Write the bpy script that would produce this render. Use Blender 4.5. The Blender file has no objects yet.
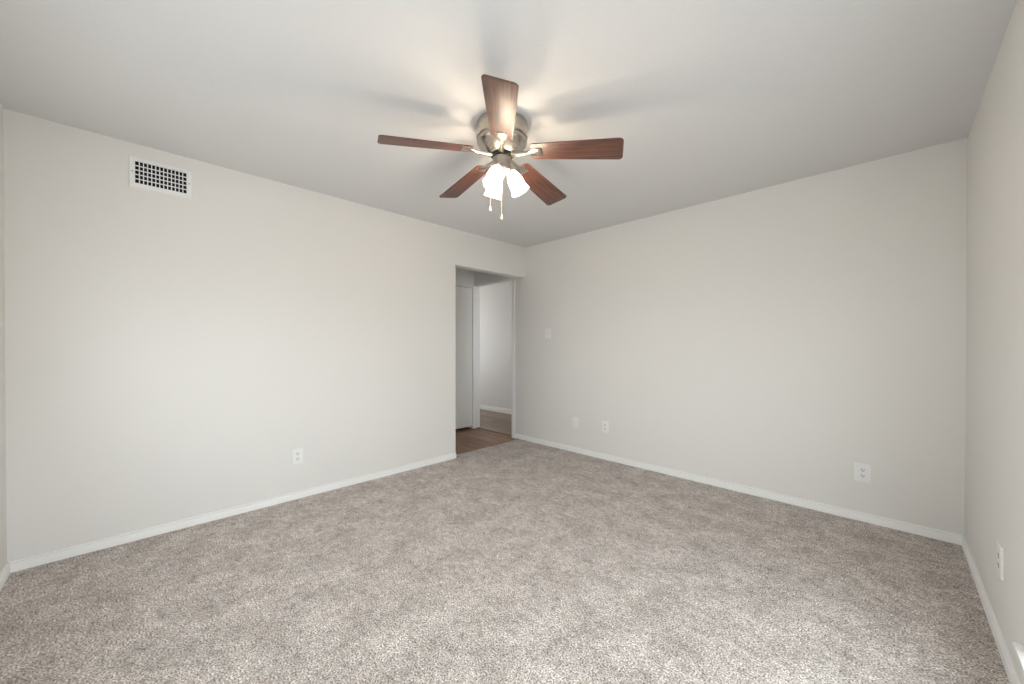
import bpy, bmesh, math, random
from mathutils import Vector, Matrix
random.seed(7)
C = bpy.context.scene.collection
S = bpy.context.scene
rad = math.radians

# ------------------------------------------------------------------ camera, sky, exposure
CAM_H = 1.196
cd = bpy.data.cameras.new('camera')
cam = bpy.data.objects.new('camera', cd); C.objects.link(cam)
cd.sensor_width = 36.0
cd.lens = 380.0 / 1024 * 36
PITCH = 0.33
cd.shift_y = (4.0 + 380 * math.tan(rad(PITCH))) / 1024
cd.clip_start = 0.02
cam.location = (0, 0, CAM_H)
cam.rotation_euler = (rad(90 - PITCH), 0, rad(45))
S.camera = cam
S.view_settings.view_transform = 'Standard'
S.view_settings.look = 'None'
S.view_settings.gamma = 1
S.view_settings.use_curve_mapping = False
S.view_settings.exposure = 0.07

w = bpy.data.worlds.new('sky'); S.world = w
w.use_nodes = True
bg = w.node_tree.nodes['Background']
_nt = w.node_tree                       # bright overcast sky over duller ground haze
_tc = _nt.nodes.new('ShaderNodeTexCoord'); _sx = _nt.nodes.new('ShaderNodeSeparateXYZ'); _cr = _nt.nodes.new('ShaderNodeValToRGB')
_mr = _nt.nodes.new('ShaderNodeMapRange'); _mr.inputs[1].default_value = -1; _mr.inputs[2].default_value = 1
_nt.links.new(_tc.outputs['Generated'], _sx.inputs[0]); _nt.links.new(_sx.outputs[2], _mr.inputs[0])
_nt.links.new(_mr.outputs[0], _cr.inputs[0]); _nt.links.new(_cr.outputs[0], bg.inputs[0])
_cr.color_ramp.elements[0].position = 0.44; _cr.color_ramp.elements[0].color = (0.56, 0.56, 0.57, 1)
_cr.color_ramp.elements[1].position = 0.52; _cr.color_ramp.elements[1].color = (0.89, 0.94, 1.0, 1)
bg.inputs[1].default_value = 5.5

# room measures (metres): camera stands at the origin, back wall at y=RB, left wall at x=-RL ...
RL, RB, RR, RF, H = 3.294, 3.527, 0.313, 0.471, 2.44
OP0, OPZ = 2.447, 2.062          # opening in the left wall starts here and runs to the back wall
TL = 0.126                       # left wall thickness
HALL = -4.31                     # hall side wall
FAR = 4.72                       # far room's back wall
WY0, WY1, WZ0, WZ1 = -0.38, 1.98, 0.209, 1.60   # window in the right wall
FX0, FX1, FZ0, FZ1 = -2.45, -0.20, 0.95, 1.75           # unseen window added in the front wall to light the back wall
LAMP = 290.0

def area_portal(name, loc, rot, sx, sy):
    l = bpy.data.lights.new(name, 'AREA'); l.shape = 'RECTANGLE'; l.size = sx; l.size_y = sy
    l.cycles.is_portal = True
    o = bpy.data.objects.new(name, l); C.objects.link(o)
    o.location = loc; o.rotation_euler = rot
    return o
area_portal('window_daylight', (RR + 0.145, (WY0 + WY1) / 2, (WZ0 + WZ1) / 2), (0, rad(90), 0), WZ1 - WZ0, WY1 - WY0)
area_portal('added_front_window_portal', ((FX0 + FX1) / 2, -RF - 0.145, (FZ0 + FZ1) / 2), (rad(90), 0, 0), FX1 - FX0, FZ1 - FZ0)  # portal of the added, unseen front window
area_portal('added_far_opening_portal', (-3.05, 4.2, 1.15), (0, rad(90), 0), 2.0, 0.85)  # portal of an unseen opening added to brighten the far room
area_portal('added_far_side_opening_portal', (-6.65, 4.2, 1.15), (0, rad(-90), 0), 2.0, 0.85)  # portal of the far room's other added opening, also out of view

# ------------------------------------------------------------------ materials
def mat(name, col, rough=0.6, metal=0.0, spec=0.4):
    m = bpy.data.materials.new(name); m.use_nodes = True
    b = m.node_tree.nodes['Principled BSDF']
    b.inputs['Base Color'].default_value = (*col, 1)
    b.inputs['Roughness'].default_value = rough
    b.inputs['Metallic'].default_value = metal
    b.inputs['Specular IOR Level'].default_value = spec
    return m, m.node_tree, b
def add(nt, t, **kw):
    n = nt.nodes.new(t)
    for k, v in kw.items():
        if hasattr(n, k): setattr(n, k, v)
        else: n.inputs[k].default_value = v
    return n
def srgb(r, g, b):
    f = lambda c: (c / 255 / 12.92) if c / 255 <= 0.04045 else ((c / 255 + 0.055) / 1.055) ** 2.4
    return (f(r), f(g), f(b))
def ramp(nt, fac, stops):
    r = nt.nodes.new('ShaderNodeValToRGB')
    e = r.color_ramp.elements
    while len(e) < len(stops): e.new(0.5)
    for k, (p, c) in enumerate(stops):
        e[k].position = p; e[k].color = (*c, 1)
    nt.links.new(fac, r.inputs[0])
    return r.outputs[0]
def mixc(nt, fac, a, b, mode='MIX'):
    n = nt.nodes.new('ShaderNodeMix'); n.data_type = 'RGBA'; n.blend_type = mode
    for sock, v in ((n.inputs[0], fac), (n.inputs[6], a), (n.inputs[7], b)):
        if hasattr(v, 'is_linked'): nt.links.new(v, sock)
        elif isinstance(v, (int, float)): sock.default_value = v
        else: sock.default_value = (*v, 1)
    return n.outputs[2]
def paint(name, col, scale, strength, dist, rough=0.7):
    m, nt, b = mat(name, col, rough, 0, 0.25)
    tc = add(nt, 'ShaderNodeTexCoord')
    n = add(nt, 'ShaderNodeTexNoise', Scale=scale, Detail=4.0, Roughness=0.55)
    nt.links.new(tc.outputs['Object'], n.inputs['Vector'])
    bp = add(nt, 'ShaderNodeBump', Strength=strength, Distance=dist)
    nt.links.new(n.outputs[0], bp.inputs['Height'])
    nt.links.new(bp.outputs[0], b.inputs['Normal'])
    n2 = add(nt, 'ShaderNodeTexNoise', Scale=1.3, Detail=2.0)
    nt.links.new(tc.outputs['Object'], n2.inputs['Vector'])
    c = mixc(nt, n2.outputs[0], tuple(x * 0.985 for x in col), tuple(min(1, x * 1.015) for x in col))
    nt.links.new(c, b.inputs['Base Color'])
    return m
M = {}
M['wall'] = paint('wall_paint', (0.87, 0.85, 0.815), 70, 0.10, 0.004)
M['ceiling'] = paint('ceiling_paint', (0.775, 0.77, 0.765), 55, 0.22, 0.006, 0.9)
M['trim'] = mat('trim_paint', (0.93, 0.925, 0.905), 0.38)[0]
M['door'] = paint('door_paint', (0.84, 0.83, 0.80), 20, 0.02, 0.002, 0.45)
M['plastic'] = mat('white_plastic', (0.93, 0.925, 0.91), 0.35)[0]
M['dark'] = mat('dark_slot', (0.015, 0.015, 0.015), 0.8)[0]
M['duct_shade'] = mat('painted_duct_shade', (0.012, 0.012, 0.012), 0.9)[0]  # black standing in for the shade behind the vent
M['grille'] = mat('grille_enamel', (0.93, 0.93, 0.92), 0.4)[0]
M['screw'] = mat('screw_steel', (0.45, 0.44, 0.42), 0.35, 0.9)[0]

def carpet_mat():
    m, nt, b = mat('carpet_pile', (0.4, 0.37, 0.35), 1.0, 0, 0.05)
    tc = add(nt, 'ShaderNodeTexCoord'); V = tc.outputs['Object']
    def noise(scale, detail=2.0, rough=0.5, dist=0.0):
        n = add(nt, 'ShaderNodeTexNoise', Scale=scale, Detail=detail, Roughness=rough, Distortion=dist)
        nt.links.new(V, n.inputs['Vector']); return n.outputs[0]
    f1 = noise(150, 3.0, 0.7)
    f2 = noise(30, 4.0, 0.65, 0.4)
    f3 = noise(6.0, 4.0, 0.65, 0.3)
    yarn = ramp(nt, f1, [(0.36, srgb(92, 85, 80)), (0.44, srgb(172, 163, 157)), (0.54, srgb(210, 202, 196)), (0.64, srgb(252, 248, 244))])
    tuft = ramp(nt, f2, [(0.30, (0.74, 0.73, 0.715)), (0.5, (1.10, 1.09, 1.08)), (0.7, (1.31, 1.31, 1.31))])
    nap = ramp(nt, f3, [(0.34, (0.80, 0.79, 0.775)), (0.5, (0.96, 0.955, 0.95)), (0.64, (1.1, 1.095, 1.095))])
    c = mixc(nt, 1.0, yarn, tuft, 'MULTIPLY')
    c = mixc(nt, 1.0, c, nap, 'MULTIPLY')
    nt.links.new(c, b.inputs['Base Color'])
    bp = add(nt, 'ShaderNodeBump', Strength=0.6, Distance=0.008)
    nt.links.new(f1, bp.inputs['Height'])
    bp2 = add(nt, 'ShaderNodeBump', Strength=0.4, Distance=0.02)
    nt.links.new(f2, bp2.inputs['Height']); nt.links.new(bp.outputs[0], bp2.inputs['Normal'])
    nt.links.new(bp2.outputs[0], b.inputs['Normal'])
    return m
M['carpet'] = carpet_mat()

def plank_mat(name, c1, c2, c3):
    m, nt, b = mat(name, c1, 0.42)
    tc = add(nt, 'ShaderNodeTexCoord')
    br = add(nt, 'ShaderNodeTexBrick', Scale=1.0)
    br.offset = 0.37
    br.inputs['Color1'].default_value = (0.15, 0.15, 0.15, 1); br.inputs['Color2'].default_value = (0.95, 0.95, 0.95, 1)
    br.inputs['Mortar'].default_value = (0, 0, 0, 1)
    br.inputs['Brick Width'].default_value = 1.15; br.inputs['Row Height'].default_value = 0.15
    br.inputs['Mortar Size'].default_value = 0.0022; br.inputs['Bias'].default_value = 0.0
    nt.links.new(tc.outputs['Object'], br.inputs['Vector'])
    mp = add(nt, 'ShaderNodeMapping'); mp.inputs['Scale'].default_value = (2.2, 34, 2)
    nt.links.new(tc.outputs['Object'], mp.inputs['Vector'])
    n = add(nt, 'ShaderNodeTexNoise', Scale=1.0, Detail=6.0, Roughness=0.65, Distortion=0.6)
    nt.links.new(mp.outputs[0], n.inputs['Vector'])
    base = mixc(nt, br.outputs['Color'], c1, c2)
    g = ramp(nt, n.outputs[0], [(0.33, (0.55, 0.52, 0.5)), (0.5, (0.95, 0.94, 0.93)), (0.68, (1.25, 1.24, 1.22))])
    c = mixc(nt, 1.0, base, g, 'MULTIPLY')
    c = mixc(nt, br.outputs['Fac'], c, c3)
    nt.links.new(c, b.inputs['Base Color'])
    return m
M['grey_plank'] = plank_mat('grey_plank_floor', srgb(136, 117, 103), srgb(166, 148, 134), srgb(72, 60, 52))
M['plank'] = plank_mat('brown_plank_floor', srgb(140, 104, 78), srgb(170, 132, 102), srgb(70, 50, 38))

def blade_mat():
    m, nt, b = mat('walnut_blade', srgb(100, 52, 36), 0.47, 0, 1.0)
    tc = add(nt, 'ShaderNodeTexCoord')
    mp = add(nt, 'ShaderNodeMapping'); mp.inputs['Scale'].default_value = (3.0, 75, 30)
    nt.links.new(tc.outputs['Object'], mp.inputs['Vector'])
    n = add(nt, 'ShaderNodeTexNoise', Scale=1.0, Detail=5.0, Roughness=0.6, Distortion=0.8)
    nt.links.new(mp.outputs[0], n.inputs['Vector'])
    c = ramp(nt, n.outputs[0], [(0.33, srgb(56, 30, 22)), (0.5, srgb(94, 56, 42)), (0.67, srgb(124, 80, 62))])
    nt.links.new(c, b.inputs['Base Color'])
    return m
M['blade'] = blade_mat()
def nickel_mat():
    m, nt, b = mat('brushed_nickel', (0.50, 0.465, 0.41), 0.3, 1.0)
    tc = add(nt, 'ShaderNodeTexCoord')
    mp = add(nt, 'ShaderNodeMapping'); mp.inputs['Scale'].default_value = (6, 6, 600)
    nt.links.new(tc.outputs['Object'], mp.inputs['Vector'])
    n = add(nt, 'ShaderNodeTexNoise', Scale=1.0, Detail=2.0)
    nt.links.new(mp.outputs[0], n.inputs['Vector'])
    r = ramp(nt, n.outputs[0], [(0.3, (0.26, 0.26, 0.26)), (0.7, (0.38, 0.38, 0.38))])
    nt.links.new(r, b.inputs['Roughness'])
    return m
M['nickel'] = nickel_mat()
M['black'] = mat('black_motor_vents', (0.012, 0.011, 0.01), 0.6)[0]
M['brass'] = mat('antique_brass', (0.62, 0.5, 0.32), 0.3, 1.0)[0]
M['fob'] = mat('cream_fob', (0.80, 0.74, 0.62), 0.35)[0]
def shade_mat():
    m = bpy.data.materials.new('frosted_glass'); m.use_nodes = True
    nt = m.node_tree; nt.nodes.clear()
    out = add(nt, 'ShaderNodeOutputMaterial')
    tr = add(nt, 'ShaderNodeBsdfTransparent', Color=(1, 0.98, 0.95, 1))
    tl = add(nt, 'ShaderNodeBsdfTranslucent', Color=(0.95, 0.93, 0.88, 1))
    gl = add(nt, 'ShaderNodeBsdfPrincipled'); gl.inputs['Base Color'].default_value = (0.9, 0.88, 0.84, 1); gl.inputs['Roughness'].default_value = 0.35
    m1 = add(nt, 'ShaderNodeMixShader'); m1.inputs[0].default_value = 0.20
    nt.links.new(tr.outputs[0], m1.inputs[1]); nt.links.new(tl.outputs[0], m1.inputs[2])
    m2 = add(nt, 'ShaderNodeMixShader'); m2.inputs[0].default_value = 0.12
    nt.links.new(m1.outputs[0], m2.inputs[1]); nt.links.new(gl.outputs[0], m2.inputs[2])
    em = add(nt, 'ShaderNodeEmission', Color=(1, 0.93, 0.80, 1), Strength=0.55)
    ad = add(nt, 'ShaderNodeAddShader')
    nt.links.new(m2.outputs[0], ad.inputs[0]); nt.links.new(em.outputs[0], ad.inputs[1])
    nt.links.new(ad.outputs[0], out.inputs[0])
    return m
M['shade'] = shade_mat()
def bulb_mat():
    m = bpy.data.materials.new('lit_bulb'); m.use_nodes = True
    nt = m.node_tree; nt.nodes.clear()
    out = add(nt, 'ShaderNodeOutputMaterial')
    em = add(nt, 'ShaderNodeEmission', Color=(1, 0.86, 0.69, 1), Strength=LAMP)
    nt.links.new(em.outputs[0], out.inputs[0])
    return m
M['bulb'] = bulb_mat()
def glass_mat(name, tint):
    m = bpy.data.materials.new(name); m.use_nodes = True
    nt = m.node_tree; nt.nodes.clear()
    out = add(nt, 'ShaderNodeOutputMaterial')
    tr = add(nt, 'ShaderNodeBsdfTransparent', Color=tint)
    gl = add(nt, 'ShaderNodeBsdfGlossy', Roughness=0.02)
    mx = add(nt, 'ShaderNodeMixShader'); mx.inputs[0].default_value = 0.05
    nt.links.new(tr.outputs[0], mx.inputs[1]); nt.links.new(gl.outputs[0], mx.inputs[2])
    nt.links.new(mx.outputs[0], out.inputs[0])
    return m
M['glass'] = glass_mat('window_glass', (0.97, 0.985, 0.98, 1))
# ------------------------------------------------------------------ mesh helpers
def obj(name, bm, m, parent=None, smooth=None, loc=None, rot=None):
    me = bpy.data.meshes.new(name)
    bmesh.ops.recalc_face_normals(bm, faces=bm.faces)
    bm.to_mesh(me); bm.free()
    for x in (m if isinstance(m, (list, tuple)) else [m]): me.materials.append(M[x])
    if smooth is not None:
        for p in me.polygons: p.use_smooth = True
        me.set_sharp_from_angle(angle=rad(smooth))
    o = bpy.data.objects.new(name, me); C.objects.link(o)
    if parent: o.parent = parent
    if loc is not None: o.location = loc
    if rot is not None: o.rotation_euler = rot
    return o
def struct(name, bm, m, parent=None, smooth=None):
    o = obj(name, bm, m, parent, smooth)
    if not parent: o['kind'] = 'structure'
    return o
def thing(name, label, cat, loc, rz=0.0, group=None):
    o = bpy.data.objects.new(name, None); C.objects.link(o)
    o.empty_display_size = 0.1
    o.location = loc; o.rotation_euler = (0, 0, rz)
    o['label'] = label; o['category'] = cat
    if group: o['group'] = group
    return o
def box(bm, lo, hi, bev=0.0, seg=2):
    g = bmesh.ops.create_cube(bm, size=1)
    vs = g['verts']
    for v in vs:
        v.co = Vector([lo[i] + (v.co[i] + 0.5) * (hi[i] - lo[i]) for i in range(3)])
    if bev:
        es = list({e for v in vs for e in v.link_edges})
        bmesh.ops.bevel(bm, geom=es, offset=bev, segments=seg, profile=0.6, affect='EDGES')
def boxes(*bs, bev=0.0):
    bm = bmesh.new()
    for lo, hi in bs: box(bm, lo, hi, bev)
    return bm
def lathe(bm, prof, n=48, mtx=None, cap0=True, cap1=True, rim=None):
    rings = []
    for r, z in prof:
        ring = []
        for k in range(n):
            a = 2 * math.pi * k / n
            rr = r * (rim(a, z) if rim else 1.0)
            p = Vector((rr * math.cos(a), rr * math.sin(a), z))
            ring.append(bm.verts.new(mtx @ p if mtx else p))
        rings.append(ring)
    for a, b in zip(rings, rings[1:]):
        for k in range(n):
            bm.faces.new((a[k], a[(k + 1) % n], b[(k + 1) % n], b[k]))
    if cap0: bm.faces.new(rings[0][::-1])
    if cap1: bm.faces.new(rings[-1])
def tube(bm, pts, r, n=10):
    pts = [Vector(p) for p in pts]
    rings = []
    for i, p in enumerate(pts):
        t = (pts[min(i + 1, len(pts) - 1)] - pts[max(i - 1, 0)]).normalized()
        u = t.cross(Vector((0, 0, 1)))
        if u.length < 1e-4: u = Vector((1, 0, 0))
        u.normalize(); v = t.cross(u)
        rr = r[i] if isinstance(r, (list, tuple)) else r
        rings.append([bm.verts.new(p + rr * (math.cos(2 * math.pi * k / n) * u + math.sin(2 * math.pi * k / n) * v)) for k in range(n)])
    for a, b in zip(rings, rings[1:]):
        for k in range(n): bm.faces.new((a[k], a[(k + 1) % n], b[(k + 1) % n], b[k]))
    bm.faces.new(rings[0][::-1]); bm.faces.new(rings[-1])
def wall_grid(axis, at, thick, us, zs, holes=(), bev=0.0):
    """A wall sheet in the plane axis=at, thickened away by thick, as one closed mesh with holes; long edges softened by bev."""
    bm = bmesh.new()
    def P(d, u, z): return (at + d, u, z) if axis == 'x' else (u, at + d, z)
    V = {}
    def vv(s, i, j):
        if (s, i, j) not in V: V[(s, i, j)] = bm.verts.new(P(thick if s else 0, us[i], zs[j]))
        return V[(s, i, j)]
    cells = {(i, j) for i in range(len(us) - 1) for j in range(len(zs) - 1)} - set(holes)
    for i, j in cells:
        for s in (0, 1): bm.faces.new((vv(s, i, j), vv(s, i + 1, j), vv(s, i + 1, j + 1), vv(s, i, j + 1)))
        for (di, dj, a, b) in ((-1, 0, (0, 0), (0, 1)), (1, 0, (1, 0), (1, 1)), (0, -1, (0, 0), (1, 0)), (0, 1, (0, 1), (1, 1))):
            if (i + di, j + dj) not in cells:
                a2 = (i + a[0], j + a[1]); b2 = (i + b[0], j + b[1])
                bm.faces.new((vv(0, *a2), vv(0, *b2), vv(1, *b2), vv(1, *a2)))
    bmesh.ops.recalc_face_normals(bm, faces=bm.faces)
    if bev:
        es = [e for e in bm.edges if len(e.link_faces) == 2 and e.calc_face_angle(0) > 1.0]
        bmesh.ops.bevel(bm, geom=es, offset=bev, segments=4, profile=0.5, affect='EDGES', clamp_overlap=True)
    bmesh.ops.dissolve_limit(bm, angle_limit=0.001, verts=bm.verts, edges=bm.edges)
    return bm
def baseboard(p0, p1, inward, h=0.057, t=0.013):
    """Moulded strip along p0->p1 at the foot of a wall; inward points into the room."""
    prof = [(0, -0.012), (t, -0.012), (t, h * 0.66), (t * 0.9, h * 0.70), (t * 0.62, h * 0.73), (t * 0.62, h * 0.80), (t * 0.80, h * 0.84),
            (t * 0.80, h * 0.92), (t * 0.5, h), (0, h)]
    bm = bmesh.new()
    A = [bm.verts.new((p0[0] + inward[0] * d, p0[1] + inward[1] * d, z)) for d, z in prof]
    B = [bm.verts.new((p1[0] + inward[0] * d, p1[1] + inward[1] * d, z)) for d, z in prof]
    n = len(prof)
    for k in range(n): bm.faces.new((A[k], A[(k + 1) % n], B[(k + 1) % n], B[k]))
    bm.faces.new(A[::-1]); bm.faces.new(B)
    return bm

# ------------------------------------------------------------------ the room shell
T = 0.11
bv = 0.012
struct('wall_left', wall_grid('x', -RL, -TL, [-RF - T - 0.02, OP0, RB + 0.04], [-0.06, OPZ, H + 0.04], [(1, 0)], bv), 'wall', smooth=50)
struct('wall_back', wall_grid('y', RB, T, [-7.1, HALL - 0.02, -3.505, RR + T], [-0.06, OPZ + 0.006, H + 0.04], [(1, 0)], bv), 'wall', smooth=50)
struct('wall_right', wall_grid('x', RR, 0.15, [-RF - T - 0.02, WY0, WY1, RB + T + 0.05], [-0.06, WZ0 - 0.012, WZ1, H + 0.04], [(1, 1)], bv), 'wall', smooth=50)
struct('wall_front', wall_grid('y', -RF, -0.15, [-RL - TL - 0.05, FX0, FX1, RR + 0.2], [-0.06, FZ0 - 0.012, FZ1, H + 0.04], [(1, 1)], bv), 'wall', smooth=50)
struct('ceiling', boxes(((-7.3, -0.75, H), (0.6, 5.0, H + 0.12))), 'ceiling')
struct('floor', boxes(((-RL - TL + 0.02, -RF - 0.05, -0.05), (RR + 0.02, RB + 0.02, 0.0))), 'carpet')
struct('floor_hall', boxes(((-7.2, 0.9, -0.06), (-RL - TL + 0.02, RB + 0.05, -0.008))), 'plank')
struct('floor_far_room', boxes(((-7.2, RB + 0.05, -0.06), (-1.0, 5.0, -0.008))), 'grey_plank')

struct('baseboard_left', baseboard((-RL, -RF), (-RL, OP0 - 0.004), (1, 0)), 'trim', smooth=40)
struct('baseboard_back', baseboard((-3.475, RB), (RR, RB), (0, -1)), 'trim', smooth=40)
struct('baseboard_right', baseboard((RR, -RF), (RR, RB), (-1, 0)), 'trim', smooth=40)
struct('baseboard_front', baseboard((-RL, -RF), (RR, -RF), (0, 1)), 'trim', smooth=40)

# hall and the far room seen through the opening
DY0, DY1, DZ = 2.66, 3.498, 2.035
struct('wall_hall', wall_grid('x', HALL, -0.11, [0.9, DY0 - 0.02, DY1 + 0.01, RB + 0.02], [-0.06, DZ + 0.003, H + 0.04], [(1, 0)], 0), 'wall')
struct('wall_hall_end', wall_grid('y', 1.0, -0.1, [-7.2, -RL - 0.02], [-0.06, H + 0.04]), 'wall')
struct('added_closet_wall', wall_grid('x', -5.1, -0.1, [0.95, RB + 0.02], [-0.06, H + 0.04]), 'wall')  # unseen wall added to keep the gap under the door dark
struct('wall_far', wall_grid('y', FAR, 0.12, [-7.2, -0.95], [-0.06, H + 0.04]), 'wall')
struct('wall_far_left', wall_grid('x', -6.5, -0.12, [RB, 3.75, 4.65, FAR + 0.1], [-0.06, 0.80, 2.12, H + 0.04], [(1, 1)]), 'wall')  # its window opening is added out of view to light the far room
struct('wall_far_right', wall_grid('x', -3.2, 0.12, [RB + T - 0.02, 3.75, 4.65, FAR + 0.1], [-0.06, 0.80, 2.12, H + 0.04], [(1, 1)]), 'wall')  # opening here is added too, sending light in from the other end
struct('baseboard_far', baseboard((-6.5, FAR), (-3.2, FAR), (0, -1), 0.075), 'trim', smooth=40)

# door in the hall: flat white slab with a gap under it, in a plain casing
d = struct('door_1', boxes(((HALL - 0.040, DY0, 0.032), (HALL - 0.004, DY1, DZ)), bev=0.003), 'door')
kb = bmesh.new()
mk = Matrix.Translation((HALL - 0.004, DY0 + 0.06, 0.95)) @ Matrix.Rotation(rad(90), 4, 'Y')
lathe(kb, [(0.032, 0), (0.032, 0.006), (0.012, 0.01), (0.012, 0.03), (0.026, 0.04), (0.029, 0.052), (0.022, 0.064), (0.004, 0.067)], 24, mk)
obj('door_knob', kb, 'nickel', d, smooth=40)
struct('trim_1', boxes(((HALL - 0.002, DY0 - 0.055, -0.008), (HALL + 0.012, DY0 - 0.002, DZ + 0.03)),
                       ((HALL - 0.06, DY1 + 0.0015, -0.008), (HALL + 0.010, RB - 0.002, DZ + 0.0)), bev=0.003), 'trim')
# casing that lines both sides of the cased opening into the far room
struct('trim_2', boxes(((HALL - 0.03, RB - 0.006, -0.008), (HALL + 0.004, RB + T, OPZ + 0.004)), bev=0.004), 'trim')
struct('trim_3', boxes(((-3.530, RB - 0.006, -0.012), (-3.472, RB + T + 0.006, OPZ + 0.004)), bev=0.006), 'trim')
struct('trim_4', boxes(((HALL, RB + 0.045, -0.012), (-3.52, RB + 0.085, 0.0)), bev=0.004), 'plank')
struct('trim_5', boxes(((-RL - TL + 0.005, OP0 + 0.005, -0.012), (-RL - TL + 0.035, RB, 0.003)), bev=0.004), 'plank')

# two windows: a low-silled one in the right wall (its far sill end shows at the photo's right edge), a small unseen one added in the front wall for its light
def window(name, P, u0, u1, WZ0, WZ1):
    """P(d, u, z) places a point d deep in the wall, u along it."""
    def bb(*bs, bev=0.003):
        bm = bmesh.new()
        for (d0, a, z0), (d1, b, z1) in bs:
            p, q = P(d0, a, z0), P(d1, b, z1)
            box(bm, [min(p[i], q[i]) for i in range(3)], [max(p[i], q[i]) for i in range(3)], bev)
        return bm
    wn = struct(name, bb(((-0.025, u0 - 0.07, WZ0 - 0.018), (0.0, u1 + 0.10, WZ0)), ((-0.004, u0 - 0.001, WZ0 - 0.018), (0.15, u1 + 0.001, WZ0)), bev=0.0025), 'trim')
    um = (u0 + u1) / 2
    obj('window_frame', bb(((0.085, u0, WZ0), (0.135, u0 + 0.05, WZ1)), ((0.085, u1 - 0.05, WZ0), (0.135, u1, WZ1)), ((0.085, u0, WZ0), (0.135, u1, WZ0 + 0.05)),
                           ((0.085, u0, WZ1 - 0.05), (0.135, u1, WZ1)), ((0.085, um - 0.03, WZ0), (0.135, um + 0.03, WZ1))), 'trim', wn)
    for a, b in ((u0 + 0.05, um - 0.03), (um + 0.03, u1 - 0.05)):
        obj('window_pane', bb(((0.105, a - 0.005, WZ0 + 0.045), (0.111, b + 0.005, WZ1 - 0.045)), bev=0), 'glass', wn)
window('window_1', lambda d, u, z: (RR + d, u, z), WY0, WY1, WZ0, WZ1)
window('added_front_window', lambda d, u, z: (u, -RF - d, z), FX0, FX1, FZ0, FZ1)  # added out of view as a light source

# ------------------------------------------------------------------ wall plates
def plate_bm(wd, ht, t=0.006):
    bm = bmesh.new()
    box(bm, (-wd / 2, -t, -ht / 2), (wd / 2, 0.0005, ht / 2), 0.0025, 3)
    return bm
def screw(parent, z, x=0.0, y=-0.006):
    bm = bmesh.new()
    lathe(bm, [(0.0035, 0), (0.0035, 0.0008), (0.0018, 0.0016)], 14, Matrix.Rotation(rad(90), 4, 'X'))
    return obj('screw', bm, 'plastic', parent, smooth=40, loc=(x, y, z))
def receptacle(parent, z):
    bm = bmesh.new(); n = 28; pts = []
    for k in range(n):
        a = 2 * math.pi * k / n
        pts.append((0.0172 * math.cos(a), max(-0.0135, min(0.0135, 0.0172 * math.sin(a)))))
    A = [bm.verts.new((x, -0.0055, y)) for x, y in pts]; B = [bm.verts.new((x, -0.0085, y)) for x, y in pts]
    for k in range(n): bm.faces.new((A[k], A[(k + 1) % n], B[(k + 1) % n], B[k]))
    bm.faces.new(B)
    bm.faces.new(A[::-1])
    r = obj('receptacle', bm, 'plastic', parent, loc=(0, 0, z))
    s = boxes(((-0.0085, -0.0092, -0.001), (-0.0055, -0.008, 0.0095)), ((0.0055, -0.0092, 0.0), (0.0085, -0.008, 0.0085)))
    lathe(s, [(0.0032, 0), (0.0032, 0.0012)], 14, Matrix.Translation((0, -0.008, -0.0072)) @ Matrix.Rotation(rad(90), 4, 'X'))
    obj('socket_slots', s, 'dark', r)
def outlet(loc, rz, label, wd=0.074, ht=0.118, group=None):
    t = thing('wall_outlet', label, 'outlet', loc, rz, group)
    obj('cover_plate', plate_bm(wd, ht), 'plastic', t, smooth=40)
    receptacle(t, 0.0195); receptacle(t, -0.0195); screw(t, 0)
    return t
# wall plates are modelled facing -y; rz turns them onto their wall
outlet((-RL, 0.915, 0.332), rad(90), 'white power outlet low on the left wall, left of the doorway', group='power outlets')
outlet((-2.134, RB, 0.343), 0, 'white power outlet on the back wall beside the blank wall plate', group='power outlets')
outlet((-0.138, RB, 0.330), 0, 'white power outlet on the back wall near its right-hand corner', 0.085, 0.122, group='power outlets')
t = thing('wall_outlet', 'white outlet cover on the right wall seen almost edge-on', 'outlet', (RR, 2.447, 0.338), rad(-90), 'power outlets')
obj('cover_plate', plate_bm(0.074, 0.126, 0.008), 'plastic', t, smooth=40)
receptacle(t, 0.0195); receptacle(t, -0.0195); screw(t, 0, 0, -0.008)
t = thing('blank_wall_plate', 'plain white blank cover plate left of the outlet on the back wall', 'wall plate', (-2.517, RB, 0.336))
obj('cover_plate', plate_bm(0.074, 0.118), 'plastic', t, smooth=40)
screw(t, 0.035); screw(t, -0.035)
t = thing('light_switch', 'small white light switch on the back wall right of the doorway', 'light switch', (-2.917, RB, 1.342))
obj('cover_plate', plate_bm(0.082, 0.120), 'plastic', t, smooth=40)
for x in (-0.017, 0.017):
    bm = bmesh.new(); box(bm, (-0.0055, -0.016, -0.006), (0.0055, 0, 0.006), 0.0015)
    obj('toggle', bm, 'plastic', t, loc=(x, -0.004, 0.004), rot=(rad(-25), 0, 0))
    screw(t, 0.032, x); screw(t, -0.032, x)

# ------------------------------------------------------------------ air vent (modelled facing -y, width along x)
VY, VZ, VW, VH = 0.138, 2.265, 0.299, 0.190
v = thing('air_vent', 'white metal air vent grille high on the left wall', 'air vent', (-RL, VY, VZ), rad(90))
iw, ih = 0.120, 0.067
bm = bmesh.new()
outer = [(-VW / 2, -VH / 2), (VW / 2, -VH / 2), (VW / 2, VH / 2), (-VW / 2, VH / 2)]
lo2 = [(s[0] * 0.965, s[1] * 0.94) for s in outer]
inner = [(-iw, -ih), (iw, -ih), (iw, ih), (-iw, ih)]
rings = []
for pts, y in ((outer, 0.0), (outer, -0.004), (lo2, -0.010), (inner, -0.011), (inner, -0.001)):
    rings.append([bm.verts.new((x, y, z)) for x, z in pts])
for a, b in zip(rings, rings[1:]):
    for k in range(4): bm.faces.new((a[k], a[(k + 1) % 4], b[(k + 1) % 4], b[k]))
obj('frame', bm, 'grille', v)
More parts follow.
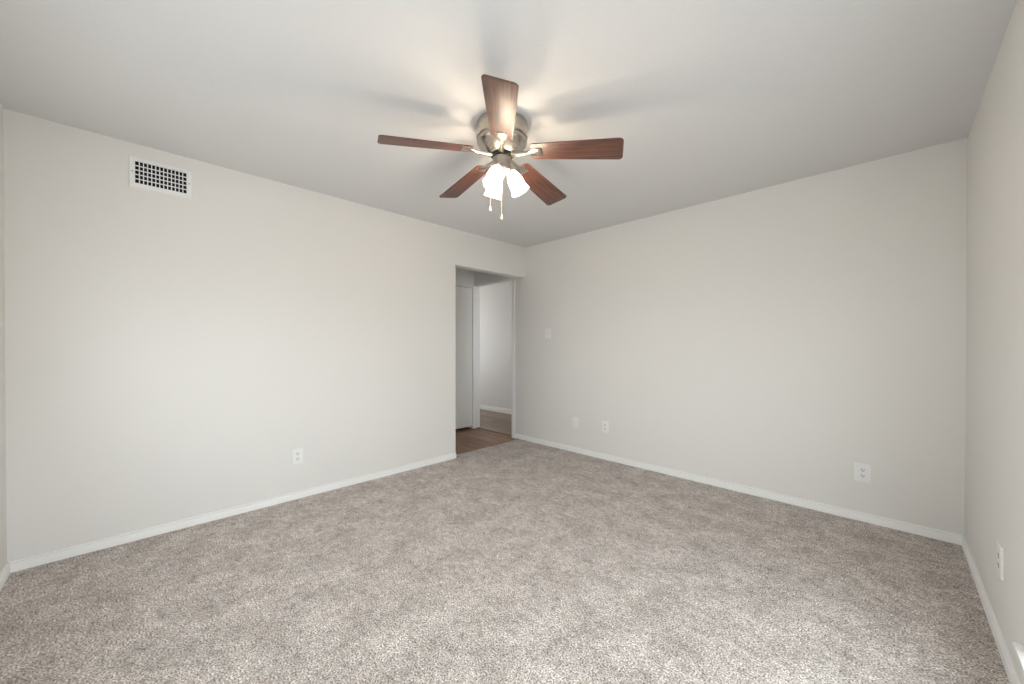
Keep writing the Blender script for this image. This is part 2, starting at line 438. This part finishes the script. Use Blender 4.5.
obj('duct_shade_sheet', boxes(((-iw - 0.003, -0.0015, -ih - 0.003), (iw + 0.003, -0.0002, ih + 0.003))), 'duct_shade', v)  # black sheet on the solid wall paints the dark behind the grille
bm = bmesh.new()
for k in range(12):
    x = -iw + (k + 1) * 2 * iw / 13
    box(bm, (x - 0.0024, -0.0105, -ih), (x + 0.0024, -0.0065, ih))
obj('upright_vanes', bm, 'grille', v)
bm = bmesh.new()
for k in range(4):
    z = -ih + (k + 1) * 2 * ih / 5
    box(bm, (-iw, -0.006, z - 0.0028), (iw, -0.002, z + 0.0028))
obj('cross_vanes', bm, 'grille', v)
for s in (-1, 1):
    bm = bmesh.new(); lathe(bm, [(0.004, 0), (0.004, 0.0008), (0.002, 0.0018)], 14, Matrix.Rotation(rad(90), 4, 'X'))
    obj('screw', bm, 'screw', v, loc=(s * 0.133, -0.0105, 0))

# ------------------------------------------------------------------ ceiling fan
FD, FLAT = 2.137, -0.056
Fv, Rv = Vector((-0.70711, 0.70711, 0)), Vector((0.70711, 0.70711, 0))
fc = Fv * FD + Rv * FLAT
fan = thing('ceiling_fan', 'five-blade walnut and brushed nickel ceiling fan with three lit frosted shades', 'ceiling fan', (fc.x, fc.y, H), rad(-45))
# fan's own axes: +x points from the fan towards the camera corner, angles run anticlockwise seen from above
bm = bmesh.new()
lathe(bm, [(0.128, 0.0), (0.140, -0.006), (0.143, -0.016), (0.143, -0.086), (0.139, -0.091), (0.134, -0.092), (0.134, -0.099), (0.139, -0.101),
           (0.140, -0.109), (0.136, -0.118), (0.124, -0.131), (0.106, -0.147), (0.084, -0.163), (0.070, -0.171), (0.064, -0.173)], 72)
obj('motor_housing', bm, 'nickel', fan, smooth=35)
bm = bmesh.new()
lathe(bm, [(0.060, -0.170), (0.061, -0.176), (0.060, -0.186), (0.050, -0.190)], 48)
obj('rotor', bm, 'black', fan, smooth=35)
bm = bmesh.new()
lathe(bm, [(0.044, -0.188), (0.052, -0.193), (0.052, -0.203), (0.049, -0.208), (0.049, -0.246), (0.053, -0.250), (0.053, -0.260), (0.046, -0.270),
           (0.030, -0.282), (0.014, -0.288), (0.011, -0.298), (0.006, -0.304)], 48)
obj('switch_housing', bm, 'nickel', fan, smooth=35)

BZ = -0.158
DROOP = (4.3, 7.0, 6.3, 4.2, 3.6)   # each blade sags a little differently
def blade_bm():
    bm = bmesh.new()
    pts = []
    def arc(cx, cy, r, a0, a1, n=7):
        for k in range(n + 1):
            a = rad(a0 + (a1 - a0) * k / n); pts.append((cx + r * math.cos(a), cy + r * math.sin(a)))
    r0, r1, w0, w1 = 0.172, 0.660, 0.059, 0.076
    arc(r1 - 0.026, w1 - 0.022, 0.022, 0, 90); arc(r0 + 0.02, w0 - 0.02, 0.02, 90, 180, 5)
    arc(r0 + 0.02, -w0 + 0.02, 0.02, 180, 270, 5); arc(r1 - 0.022, -w1 + 0.022, 0.022, 270, 360)
    h = 0.0032
    top = [bm.verts.new((x, y, h)) for x, y in pts]; bot = [bm.verts.new((x, y, -h)) for x, y in pts]
    n = len(pts)
    bm.faces.new(top); bm.faces.new(bot[::-1])
    for k in range(n): bm.faces.new((top[k], bot[k], bot[(k + 1) % n], top[(k + 1) % n]))
    bmesh.ops.recalc_face_normals(bm, faces=bm.faces)
    es = [e for e in bm.edges if e.calc_face_angle(0) > 1.2]
    bmesh.ops.bevel(bm, geom=es, offset=0.0016, segments=2, profile=0.5, affect='EDGES')
    return bm
def bracket_bm():
    """Cast blade arm: a waisted bar from the motor that flares into a plate under the blade root."""
    bm = bmesh.new()
    # (r, half width, z of the top face, thickness, blend of pitch)
    st = [(0.056, 0.017, -0.014, 0.010), (0.082, 0.014, -0.011, 0.013), (0.105, 0.0115, -0.007, 0.015), (0.130, 0.0105, -0.004, 0.015), (0.152, 0.013, -0.0033, 0.013),
          (0.168, 0.020, -0.0033, 0.008), (0.182, 0.0275, -0.0033, 0.007), (0.205, 0.0285, -0.0033, 0.006), (0.226, 0.0295, -0.0033, 0.005), (0.232, 0.027, -0.0033, 0.0035)]
    rings = []
    for r, hw, z, t in st:
        rings.append([bm.verts.new(p) for p in ((r, -hw, z), (r, hw, z), (r, hw, z - t * 0.55), (r, hw * 0.72, z - t), (r, -hw * 0.72, z - t), (r, -hw, z - t * 0.55))])
    for a, b in zip(rings, rings[1:]):
        for k in range(6): bm.faces.new((a[k], a[(k + 1) % 6], b[(k + 1) % 6], b[k]))
    bm.faces.new(rings[0][::-1]); bm.faces.new(rings[-1])
    return bm
bl = obj('blade', blade_bm(), 'blade', fan, smooth=40)
br = obj('blade_bracket', bracket_bm(), 'nickel', bl, smooth=50)
scs = []
for x, y in ((0.213, 0.014), (0.213, -0.014), (0.190, 0.0)):
    bm = bmesh.new(); lathe(bm, [(0.0055, 0), (0.0055, -0.001), (0.003, -0.0026)], 14)
    scs.append(obj('bracket_screw', bm, 'screw', bl, smooth=40, loc=(x, y, -0.0092)))
def place_blade(o, k): 
    o.location = (0, 0, BZ); o.rotation_euler = (rad(-13), rad(DROOP[k]), rad(0.8 + 72 * k))
place_blade(bl, 0)
for k in range(1, 5):
    c = bl.copy(); C.objects.link(c); c.parent = fan; place_blade(c, k)
    for ch in [br] + scs:
        e = ch.copy(); C.objects.link(e); e.parent = c

# three frosted tulip shades on short arms, each with its lit bulb
TILT, ZN, RN = 27, -0.262, 0.047
def shade_bm():
    bm = bmesh.new()
    outp = [(0.0215, 0.0), (0.024, -0.006), (0.031, -0.018), (0.039, -0.034), (0.0445, -0.052), (0.0465, -0.072), (0.0465, -0.090), (0.049, -0.106), (0.0545, -0.120), (0.0585, -0.128)]
    outp = [(r * 0.94 if z < -0.01 else r, z) for r, z in outp]
    inp = [(r - 0.003, z) for r, z in outp][::-1]
    inp[0] = (outp[-1][0] - 0.003, outp[-1][1] + 0.001)
    flute = lambda a, z: 1 + 0.028 * math.cos(8 * a) * max(0, min(1, (-z - 0.03) / 0.09))
    lathe(bm, outp + inp, 64, None, False, False, flute)
    return bm
def cup_bm():
    bm = bmesh.new()
    lathe(bm, [(0.010, 0.034), (0.013, 0.030), (0.016, 0.022), (0.024, 0.012), (0.0265, 0.004), (0.0265, -0.008), (0.0245, -0.008), (0.0235, 0.002), (0.010, 0.006)], 32)
    return bm
def bulb_bm():
    bm = bmesh.new()
    lathe(bm, [(0.008, -0.050), (0.009, -0.058), (0.013, -0.068), (0.0165, -0.080), (0.0165, -0.090), (0.013, -0.100), (0.008, -0.105), (0.003, -0.107)], 24)
    return bm
for az in (-27, 93, 213):
    a = rad(az)
    sc = obj('lamp_shade', shade_bm(), 'shade', fan, smooth=60, loc=(RN * math.cos(a), RN * math.sin(a), ZN))
    sc.rotation_euler = (Matrix.Rotation(a, 4, 'Z') @ Matrix.Rotation(rad(-TILT), 4, 'Y')).to_euler()
    obj('socket_cup', cup_bm(), 'nickel', sc, smooth=40)
    bm = bmesh.new(); lathe(bm, [(0.0115, 0.004), (0.0115, -0.046), (0.0085, -0.051)], 20)
    obj('bulb_holder', bm, 'plastic', sc, smooth=40)
    obj('bulb', bulb_bm(), 'bulb', sc, smooth=60)
# pull chains with teardrop fobs
def chain(x, y, z0, z1):
    bm = bmesh.new()
    n = int((z0 - z1) / 0.0042)
    for k in range(n):
        bmesh.ops.create_icosphere(bm, subdivisions=1, radius=0.0019, matrix=Matrix.Translation((x, y, z0 - k * 0.0042)))
    tube(bm, [(x, y, z0), (x, y, z1)], 0.0007, 6)
    c = obj('pull_chain', bm, 'brass', fan, smooth=60)
    bm = bmesh.new()
    lathe(bm, [(0.0012, 0.0), (0.003, -0.004), (0.0045, -0.012), (0.0068, -0.022), (0.0072, -0.027)], 20)
    obj('fob', bm, 'fob', c, smooth=50, loc=(x, y, z1))
    bm = bmesh.new()
    lathe(bm, [(0.0072, -0.027), (0.0066, -0.032), (0.003, -0.036)], 20)
    obj('fob_tip', bm, 'brass', c, smooth=50, loc=(x, y, z1))
chain(0.005, -0.066, -0.255, -0.458)
chain(-0.004, -0.002, -0.300, -0.503)
bm = bmesh.new(); tube(bm, [(0.005, -0.052, -0.232), (0.005, -0.064, -0.234), (0.005, -0.066, -0.258)], 0.003, 8)
obj('chain_nipple', bm, 'nickel', fan, smooth=50)
